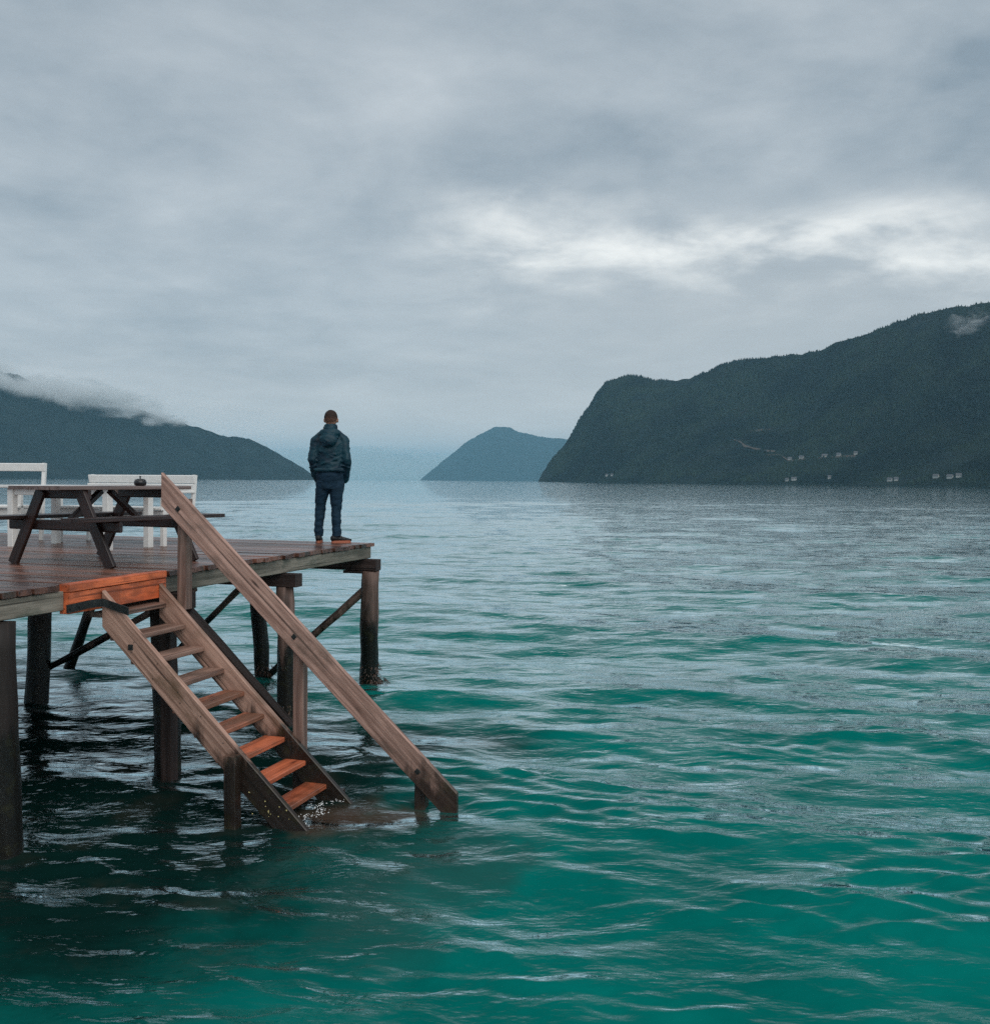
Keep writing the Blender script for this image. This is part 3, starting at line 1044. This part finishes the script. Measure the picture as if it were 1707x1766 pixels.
for k in range(170):
    uu0 = random.uniform(UF + .06, UN - .05)
    cc = S(uu0, 1.66 + random.gauss(0, .035) + .05 * math.sin(uu0 * 19), .062 + random.uniform(-.006, .012))
    s_ = random.uniform(.0015, .0065)
    n0 = len(vs_)
    m_ = random.randint(5, 7)
    for j in range(m_):
        a = 2 * math.pi * j / m_
        rr0 = s_ * random.uniform(.5, 1.3)
        vs_.append(tuple(cc + UU * (rr0 * 1.6 * math.cos(a)) + VV * (rr0 * math.sin(a))))
    vs_.append(tuple(cc + Vector((0, 0, s_ * .7))))
    fs += [(n0 + j, n0 + (j + 1) % m_, n0 + m_) for j in range(m_)]
me = bpy.data.meshes.new('foam')
me.from_pydata(vs_, [], fs)
tag(link('foam', me, plain('foam', (.8, .82, .82), .7)), 'white flecks of foam where a wave washes over the lowest stair tread', 'foam', kind='stuff')
# handrail on three posts, the rail lies on the near side of its posts
ra, rb = S(UF, -.06, 2.79 - .15), S(UF, 2.72, 2.79 - .15 - .93 * 2.78)
beam('handrail', ra, rb, .042, .30 * math.cos(math.atan(.93)), M_RAIL, stairs, up=Vector((-VV.x * .93, -VV.y * .93, 1)), vcut=True, seg=5, jit=.002,
     label='long sloping grey brown handrail plank')
UPO = UF - .075
beam('handrail_post', S(UPO, .12, 2.56), S(UPO, .11, 1.58), .095, .095, M_POST, stairs, up=VV, seg=4, jit=.002, label='upper handrail post standing against the pier edge')
beam('handrail_post', S(UPO, 1.26, 1.46), S(UPO, 1.25, -.9), .095, .095, M_POST, stairs, up=VV, seg=4, jit=.002, label='middle handrail post rising out of the water')
beam('handrail_post', S(UPO, 2.38, .42), S(UPO, 2.38, -.9), .095, .095, M_POST, stairs, up=VV, seg=3, jit=.002, label='short lower handrail post standing in the water')
beam('support_post', S(UN + .074, 1.18, .60), S(UN + .074, 1.19, -1.0), .095, .10, M_STRG, stairs, up=VV, seg=4, jit=.002, label='dark post in the water on the near side of the stairs')
beam('support_post', S(UF - .075, 1.62, .10), S(UF - .075, 1.62, -1.0), .09, .09, M_POST, stairs, up=VV)


def bolt(c, axis, rad, parent, name='bolt', depth=.014):
    axis = V3(axis).normalized()
    bm = bmesh.new()
    mw = axis.to_track_quat('Z', 'Y').to_matrix().to_4x4()
    mw.translation = c
    bmesh.ops.create_cone(bm, cap_ends=True, segments=6, radius1=rad, radius2=rad * .8, depth=depth)
    me = bpy.data.meshes.new(name)
    bm.to_mesh(me)
    bm.free()
    return link(name, me, M_IRON, parent, mw)


for w, dz in ((.11, -.01), (1.25, -.02), (2.38, -.02)):
    c = S(UF + .024, w, 2.79 - .15 - .93 * (w + .06) + dz)
    beam('washer_plate', c - run * .02, c + run * .02, .006, .04, M_IRON, stairs, up=nrm, ch=.001)
    bolt(c + UU * .008, UU, .013, stairs)
for u_, w, zz in ((UN, .22, 1.38), (UN, 1.16, .42)):
    c = S(u_ + .027, w, zz)
    beam('washer_plate', c - Vector((0, 0, .022)), c + Vector((0, 0, .022)), .006, .044, M_IRON, stairs, up=VV, ch=.001)
    bolt(c + UU * .007, UU, .012, stairs)
# nail heads on the stringer and the rail
for k in range(11):
    w = .25 + .2 * k
    for zz in (-.06, .05):
        z = 1.825 - .15 - .955 * (w + .052) + zz + random.uniform(-.02, .02)
        if z > .1:
            bolt(S(UN + .025, w + random.uniform(-.03, .03), z), UU, .0045, stairs, 'nail', .004)
# iron strap holding the near stringer to the orange board
strap = link('iron_strap', bpy.data.meshes.new('iron_strap'), M_IRON, stairs)
pts = [S(5.86, -.050, 1.725), S(5.60, -.050, 1.735), S(5.475, -.022, 1.735), S(5.457, .028, 1.72), S(5.452, .21, 1.67)]
bm = bmesh.new()
prev = None
outn = [S(0, 1, 0) - S(0, 0, 0)] * 2 + [((S(0, 1, 0) - S(0, 0, 0)) + UU).normalized()] + [UU] * 2
ring = []
for p, nn in zip(pts, outn):
    up_ = Vector((0, 0, .032))
    ring.append([bm.verts.new(p - up_), bm.verts.new(p + up_), bm.verts.new(p + up_ + nn * .012), bm.verts.new(p - up_ + nn * .012)])
for A, B in zip(ring[:-1], ring[1:]):
    for j in range(4):
        bm.faces.new((A[j], A[(j + 1) % 4], B[(j + 1) % 4], B[j]))
bm.faces.new(ring[0][::-1])
bm.faces.new(ring[-1])
bmesh.ops.recalc_face_normals(bm, faces=bm.faces)
bm.to_mesh(strap.data)
bm.free()
for p, ax in ((S(5.83, -.034, 1.727), -VV), (S(5.73, -.034, 1.73), -VV), (S(5.466, .10, 1.70), UU), (S(5.466, .185, 1.677), UU)):
    bolt(p, ax, .015, strap)

# ------------------------------------------------------------------ picnic table
L_ = Vector((.43, .90, 0)).normalized()
W_ = Vector((.90, -.43, 0)).normalized()
TC = Vector((-3.84, 10.0, DZ))
table = empty('picnic_table', TC)
tag(table, 'dark stained picnic table with attached bench seats on the wet pier deck', 'picnic table')


def T(l, w, z):
    return TC + L_ * l + W_ * w + Vector((0, 0, z))


for w in (-.27, -.135, 0, .135, .27):
    beam('tabletop_plank', T(-.84, w, .735), T(.84, w, .735), .128, .035, M_TTOP, table, ch=.004)
for sgn in (-1, 1):
    beam('seat_plank', T(-.92, sgn * .645, .45), T(.92, sgn * .645, .45), .135, .036, M_TABLE, table, ch=.004)
    beam('seat_plank', T(-.92, sgn * .50, .45), T(.92, sgn * .50, .45), .135, .036, M_TABLE, table, ch=.004)
for l in (-.5, .5):
    beam('top_batten', T(l, -.33, .675), T(l, .33, .675), .04, .085, M_TABLE, table, ch=.01)
    beam('cross_bar', T(l, -.72, .38), T(l, .72, .38), .04, .10, M_TABLE, table, ch=.012)
    for sgn in (-1, 1):
        off = .042 if l > 0 else -.042
        beam('leg', T(l + off, sgn * .25, .71), T(l + off, sgn * .64, .0), .04, .115, M_TABLE, table, up=W_, vcut=False, ch=.005)
    beam('brace', T(l * .92, 0, .40), T(l * .12, 0, .70), .045, .07, M_TABLE, table, up=W_, ch=.004)

pot = empty('ashtray_pot', T(.05, .17, .753))
tag(pot, 'small black lidded pot with a knob standing on the picnic table', 'pot')
pc = T(.30, .16, .753)
pot.location = pc
pot.matrix_basis = Matrix.Translation(pc)
lathe('bowl', [(.035, 0), (.055, .006), (.062, .03), (.058, .05), (.05, .056)], M_POT, pot, pc)
lid = lathe('lid', [(.054, .057), (.056, .061), (.03, .070), (.012, .073)], M_POT, pot, pc)
lathe('knob', [(.006, .072), (.006, .082), (.010, .088), (.010, .096), (.004, .100)], M_POT, lid, pc, sides=10)

# ------------------------------------------------------------------ white furniture
Bv = Vector((.92, -.39, 0)).normalized()


def white_bench(loc, rz, length, back, label, group, boards=2):
    o = empty('white_bench', loc, rz)
    tag(o, label, 'bench', group)
    mw = world_of(o)

    def q(x, y, z):
        return mw @ Vector((x, y, z))
    for x in (0, length):
        beam('leg', q(x, 0, 0), q(x, 0, .64), .06, .06, M_WHITE, o, up=mw.to_3x3() @ Vector((0, 1, 0)))
        beam('leg', q(x, .48, 0), q(x, .58, back), .045, .055, M_WHITE, o, up=mw.to_3x3() @ Vector((0, 1, 0)))
        beam('armrest', q(x, -.06, .66), q(x, .54, .66), .07, .03, M_WHITE, o)
        beam('side_rail', q(x, .04, .40), q(x, .46, .40), .04, .08, M_WHITE, o)
    beam('apron', q(.036, 0, .385), q(length - .036, 0, .385), .03, .10, M_WHITE, o)
    for k in range(4):
        beam('seat_slat', q(-.03, -.02 + k * .125, .455), q(length + .03, -.02 + k * .125, .455), .11, .03, M_WHITE, o)
    bn = mw.to_3x3() @ Vector((0, -.2, 1))
    for k in range(boards):
        zt = back - .055 - k * .112
        y_ = .49 + .10 * zt / back
        beam('back_board', q(-.03, y_ - .05, zt), q(length + .03, y_ - .05, zt), .028, .105, M_WHITE, o, up=bn)
    return o


ang = math.atan2(Bv.y, Bv.x)
white_bench((-5.59, 13.03, DZ), ang, 1.68, .875, 'long low white bench behind the picnic table with its back to the water', 'white benches on the pier')
white_bench((-7.25, 13.02, DZ), R(-6), 1.22, 1.02, 'taller white bench at the left edge of the deck with a high top rail', 'white benches on the pier', boards=1)

wt = empty('white_table', (-5.0, 12.2, DZ), ang)
tag(wt, 'white slatted garden table standing between the picnic table and the long white bench', 'table')
wm = world_of(wt)


def Q(x, y, z):
    return wm @ Vector((x, y, z))


for x, y in ((-.72, -.33), (.76, -.33), (-.72, .33), (.76, .33)):
    beam('leg', Q(x, y, 0), Q(x, y, .70), .085, .085, M_WHITE, wt, up=wm.to_3x3() @ Vector((0, 1, 0)))
for y in (-.33, .33):
    beam('apron', Q(-.675, y, .66), Q(.715, y, .66), .03, .08, M_WHITE, wt)
for k in range(6):
    beam('tabletop_slat', Q(-.84, -.36 + k * .145, .722), Q(.88, -.36 + k * .145, .722), .135, .035, M_WHITE, wt)

# ------------------------------------------------------------------ the man
PC = Vector((-2.16, 13.30, DZ))
M_SKIN = plain('skin', (.32, .16, .11), .55, .4)
M_HAIR = plain('short_hair', (.030, .017, .013), .8, .3, nz=.6, nscale=60, bump=.5)
M_JACK = plain('dark_teal_jacket', (.003, .036, .054), .5, .28, nz=.9, nscale=6, dark=(.003, .013, .028), bump=.5)
M_JEAN = plain('dark_jeans', (.004, .024, .048), .8, .3, nz=.5, nscale=14, dark=(.003, .012, .02), bump=.5)
M_SHOE = plain('black_shoe', (.008, .008, .009), .5, .4, nz=.3, nscale=40)
M_SOLE = plain('orange_sole', (.40, .13, .075), .6, .4)
M_LACE = plain('grey_lace', (.25, .25, .25), .7, .3)
q = G(M_HAIR.node_tree)
bs_ = [x for x in M_HAIR.node_tree.nodes if x.type == 'BSDF_PRINCIPLED'][0]
t_ = q.n('ShaderNodeTexCoord')
sp = q.n('ShaderNodeSeparateXYZ')
q.set(sp.inputs[0], t_.outputs['Object'])
fade = q.ss(q.m('ADD', sp.outputs[2], q.m('MULTIPLY', q.m('SUBTRACT', q.noise(t_.outputs['Object'], 40, 3, .6), .5), .05)), 1.575, 1.665)
q.set(bs_.inputs['Base Color'], q.mix(fade, (.15, .075, .055), (.028, .016, .013)))
person = empty('person', PC)
tag(person, 'person in dark teal hooded jacket and jeans, hands in pockets, gazing at the fjord', 'person')


def loft(bm, rings, sides=20):
    """rings of (x, y, z, rx, ry) in horizontal planes, closed at both ends"""
    prev = None
    first = None
    for x, y, z, rx, ry in rings:
        cur = [bm.verts.new((x + rx * math.cos(2 * math.pi * j / sides), y + ry * math.sin(2 * math.pi * j / sides), z)) for j in range(sides)]
        if prev:
            for j in range(sides):
                bm.faces.new((prev[j], prev[(j + 1) % sides], cur[(j + 1) % sides], cur[j]))
        else:
            first = cur
        prev = cur
    bm.faces.new(first[::-1])
    bm.faces.new(prev)


def cap(bm, a, b, ra, rb, n=5, sides=14):
    """tapered capsule from a to b"""
    a, b = V3(a), V3(b)
    x = (b - a).normalized()
    z = Vector((0, 0, 1)) if abs(x.z) < .9 else Vector((0, 1, 0))
    z = (z - x * z.dot(x)).normalized()
    y = z.cross(x)
    L = (b - a).length
    st = [(-ra * math.cos(k * math.pi / 2 / n), ra * math.sin(k * math.pi / 2 / n)) for k in range(1, n + 1)]
    st += [(L + rb * math.sin(k * math.pi / 2 / n), rb * math.cos(k * math.pi / 2 / n)) for k in range(0, n)]
    prev = None
    for t, rr0 in st:
        cur = [bm.verts.new(a + x * t + (y * math.cos(2 * math.pi * j / sides) + z * math.sin(2 * math.pi * j / sides)) * rr0) for j in range(sides)]
        if prev:
            for j in range(sides):
                bm.faces.new((prev[j], prev[(j + 1) % sides], cur[(j + 1) % sides], cur[j]))
        else:
            bm.faces.new(cur[::-1])
        prev = cur
    bm.faces.new(prev)


def ell(bm, c, r, sub=3, squash=None):
    s = bmesh.ops.create_icosphere(bm, subdivisions=sub, radius=1.0)
    for v in s['verts']:
        v.co = Vector((v.co.x * r[0] + c[0], v.co.y * r[1] + c[1], v.co.z * r[2] + c[2]))


def sculpt(name, bm, mat, parent, voxel, smooth=6, wr=0.0, wscale=(9, 9, 16), fac=.5):
    bmesh.ops.recalc_face_normals(bm, faces=bm.faces)
    me = bpy.data.meshes.new(name)
    bm.to_mesh(me)
    bm.free()
    tmp = bpy.data.objects.new('tmp', me)
    COL.objects.link(tmp)
    md = tmp.modifiers.new('r', 'REMESH')
    md.mode, md.voxel_size = 'VOXEL', voxel
    md.use_smooth_shade = True
    sm = tmp.modifiers.new('s', 'SMOOTH')
    sm.factor, sm.iterations = fac, smooth
    dg = bpy.context.evaluated_depsgraph_get()
    out_ = bpy.data.meshes.new_from_object(tmp.evaluated_get(dg))
    bpy.data.objects.remove(tmp)
    out_.name = name
    if wr:
        nv = [v.normal.copy() for v in out_.vertices]
        for v, nn in zip(out_.vertices, nv):
            k = v.co
            f = mnoise.fractal(Vector((k.x * wscale[0], k.y * wscale[1], k.z * wscale[2])), 1.0, 2.0, 3)
            f2 = 1 - abs(mnoise.noise(Vector((k.x * 7 + k.z * 5, k.y * 7, k.z * 11 - k.x * 6))))
            v.co = k + nn * wr * (f + .8 * (f2 ** 3 - .4))
    out_.polygons.foreach_set('use_smooth', [True] * len(out_.polygons))
    o = link(name, out_, mat, parent, world_of(person))
    return o


# skeleton points (metres above the deck, x to the right, y away from the camera)
LF, RF = (-.155, .03), (.085, -.01)      # feet
# body: one continuous figure underneath the clothes
bm = bmesh.new()
loft(bm, [(.0, .0, .80, .15, .10), (.0, .0, .90, .165, .115), (.0, 0, 1.02, .15, .10), (.0, .0, 1.15, .16, .11), (.0, .0, 1.27, .17, .11), (0, .0, 1.37, .12, .085), (0, .0, 1.46, .08, .065)])
cap(bm, (0, .0, 1.40), (0.005, .02, 1.58), .058, .056)
ell(bm, (.005, .02, 1.628), (.080, .100, .110))
ell(bm, (.005, .05, 1.575), (.058, .07, .06))
ell(bm, (.005, .118, 1.60), (.014, .022, .022), 2)       # nose, facing the water
for s in (-1, 1):
    ell(bm, (.005 + s * .085, .022, 1.605), (.014, .026, .034), 2)   # ears
    sh = (s * .160, -.005, 1.325)
    el = (s * .220, -.050, 1.09)
    wr_ = (s * .198, .030, .895)
    cap(bm, sh, el, .050, .040)
    cap(bm, el, wr_, .042, .028)
    hp = (s * .175, .085, .82)
    cap(bm, wr_, hp, .030, .034)
    for k, (fx, L0) in enumerate(((-.026, .060), (-.009, .070), (.009, .066), (.025, .052))):
        b0 = Vector((s * .172, .085 + fx, .80))
        m0 = b0 + Vector((-s * .008, .006, -L0 * .6))
        cap(bm, b0, m0, .010, .0095, 3, 8)
        cap(bm, m0, m0 + Vector((-s * .014, .008, -L0 * .5)), .0095, .008, 3, 8)
    cap(bm, (s * .165, .115, .845), (s * .155, .135, .80), .012, .010, 3, 8)
    fx, fy = (LF if s < 0 else RF)
    hip = (s * .088, 0, .84)
    kn = (fx * .82 + s * .012, fy + .01, .46)
    an = (fx, fy, .09)
    cap(bm, hip, kn, .085, .056)
    cap(bm, kn, an, .055, .038)
body = sculpt('body', bm, M_SKIN, person, .009, 3)

# hair: close cropped cap
bm = bmesh.new()
ell(bm, (.005, .012, 1.640), (.086, .107, .102), 4)
for v in list(bm.verts):
    if v.co.z < 1.60 + max(0, (v.co.y - .0)) * .9:
        v.co.z = max(v.co.z, 1.575)
        v.co.x = .005 + (v.co.x - .005) * .93
hair = sculpt('hair', bm, M_HAIR, person, .007, 2, .003, (60, 60, 60))

# jeans
bm = bmesh.new()
loft(bm, [(-.0, .0, .70, .165, .11), (0, .0, .78, .178, .125), (0, -.01, .88, .185, .135), (0, 0, .97, .175, .12)])
for s in (-1, 1):
    fx, fy = (LF if s < 0 else RF)
    kx = fx * .80 + s * .010
    loft(bm, [(fx, fy, .085, .058, .066), (fx + .004, fy, .13, .060, .068), (fx, fy, .20, .058, .068), (fx * .95, fy, .32, .063, .074), (kx, fy + .012, .45, .067, .080),
              (kx * .97 + s * .004, fy + .008, .52, .074, .086), (s * .088 + (kx - s * .088) * .45, fy * .5, .66, .090, .102), (s * .088, 0, .80, .102, .115)])
jeans = sculpt('jeans', bm, M_JEAN, person, .009, 5, .009, (7, 7, 16))

# jacket with hood and sleeves
bm = bmesh.new()
loft(bm, [(0, -.005, .925, .195, .140), (0, -.005, .96, .203, .146), (0, -.005, 1.06, .190, .138), (0, -.005, 1.18, .20, .142), (0, -.005, 1.28, .205, .140),
          (0, -.0, 1.36, .175, .122), (0, .0, 1.43, .12, .10), (0, .005, 1.50, .078, .082)], 28)
for s in (-1, 1):
    nk = (s * .055, .0, 1.445)
    sh = (s * .172, -.005, 1.335)
    el = (s * .222, -.055, 1.09)
    wr_ = (s * .205, .02, .90)
    cap(bm, nk, sh, .062, .078)
    cap(bm, sh, el, .078, .062)
    cap(bm, el, wr_, .062, .052)
    cap(bm, wr_, (s * .176, .055, .815), .052, .042)
    for k in range(3):          # sleeve creases at the elbow
        z_ = 1.12 - .06 * k
        cap(bm, (s * .215 - s * .05, -.09, z_ + .012), (s * .262, -.06, z_ - .018), .014, .012, 3, 8)
# hood lying on the back and standing round the neck
loft(bm, [(0, .0, 1.40, .125, .115), (0, -.008, 1.46, .105, .108), (0, .0, 1.55, .080, .092)], 24)
ell(bm, (0.0, -.110, 1.435), (.118, .055, .070), 3)
ell(bm, (0.0, -.158, 1.345), (.120, .052, .080), 3)
ell(bm, (.0, -.168, 1.295), (.085, .040, .05), 3)
ell(bm, (-.085, -.07, 1.43), (.055, .07, .06), 3)
ell(bm, (.085, -.07, 1.43), (.055, .07, .06), 3)
for sx in (-1, 1):              # draw folds of the hood running to the shoulders
    cap(bm, (sx * .02, -.168, 1.40), (sx * .125, -.110, 1.375), .018, .012, 3, 8)
cap(bm, (-.17, -.13, .955), (.17, -.13, .955), .028, .028, 3, 8)
cap(bm, (-.10, -.140, 1.03), (.12, -.138, 1.10), .014, .010, 3, 8)
cap(bm, (.10, -.140, 1.15), (-.13, -.125, 1.20), .012, .010, 3, 8)
jacket = sculpt('jacket', bm, M_JACK, person, .008, 4, .010, (6, 6, 11))
# rolled rim of the hood opening
bm = bmesh.new()
prev = None
N = 26
for k in range(N):
    a = math.pi * (1.02 + .96 * k / (N - 1))
    p = Vector((.080 * math.cos(a), -.02 + .105 * math.sin(a), 1.515 + .02 * math.sin(a)))
    if prev is not None:
        cap(bm, prev, p, .014, .014, 3, 8)
    prev = p
sculpt('hood_rim', bm, M_JACK, person, .006, 2, .004)
# shoes
for s, (fx, fy), yaw in ((-1, LF, R(4)), (1, RF, R(-62))):
    def rot(x, y):
        return (fx + x * math.cos(yaw) - y * math.sin(yaw), fy + x * math.sin(yaw) + y * math.cos(yaw))
    bm = bmesh.new()
    for yy, rx, zc, rz_ in ((-.045, .040, .060, .044), (.0, .041, .062, .048), (.05, .042, .052, .042), (.10, .045, .044, .033), (.145, .042, .038, .026), (.18, .032, .034, .020)):
        x, y = rot(0, yy)
        ell(bm, (x, y, zc), (rx, rx, rz_), 2)
    cap(bm, (*rot(0, -.015), .06), (*rot(0, -.01), .115), .045, .046)
    shoe = sculpt('shoe', bm, M_SHOE, person, .007, 2)
    bm = bmesh.new()
    lo, hi = [], []
    for k in range(24):
        a = 2 * math.pi * k / 24
        wy = .135 * math.sin(a)
        wx = (.046 + .006 * math.sin(a)) * math.cos(a)
        x, y = rot(wx, .065 + wy)
        lo.append(bm.verts.new((x, y, .0)))
        hi.append(bm.verts.new((x, y, .030)))
    bm.faces.new(lo[::-1])
    bm.faces.new(hi)
    for k in range(24):
        bm.faces.new((lo[k], lo[(k + 1) % 24], hi[(k + 1) % 24], hi[k]))
    me = bpy.data.meshes.new('sole')
    bm.to_mesh(me)
    bm.free()
    link('sole', me, M_SOLE, shoe, world_of(person))
    bm = bmesh.new()
    for yy in (.05, .075, .10):
        x0, y0 = rot(-.03, yy)
        x1, y1 = rot(.03, yy)
        zc = .094 - (yy - .05) * .42
        cap(bm, (x0, y0, zc - .008), (fx + (rot(0, yy)[0] - fx), rot(0, yy)[1], zc + .004), .004, .004, 2, 6)
        cap(bm, (rot(0, yy)[0], rot(0, yy)[1], zc + .004), (x1, y1, zc - .008), .004, .004, 2, 6)
    me = bpy.data.meshes.new('laces')
    bm.to_mesh(me)
    bm.free()
    link('laces', me, M_LACE, shoe, world_of(person))

bpy.context.view_layer.update()
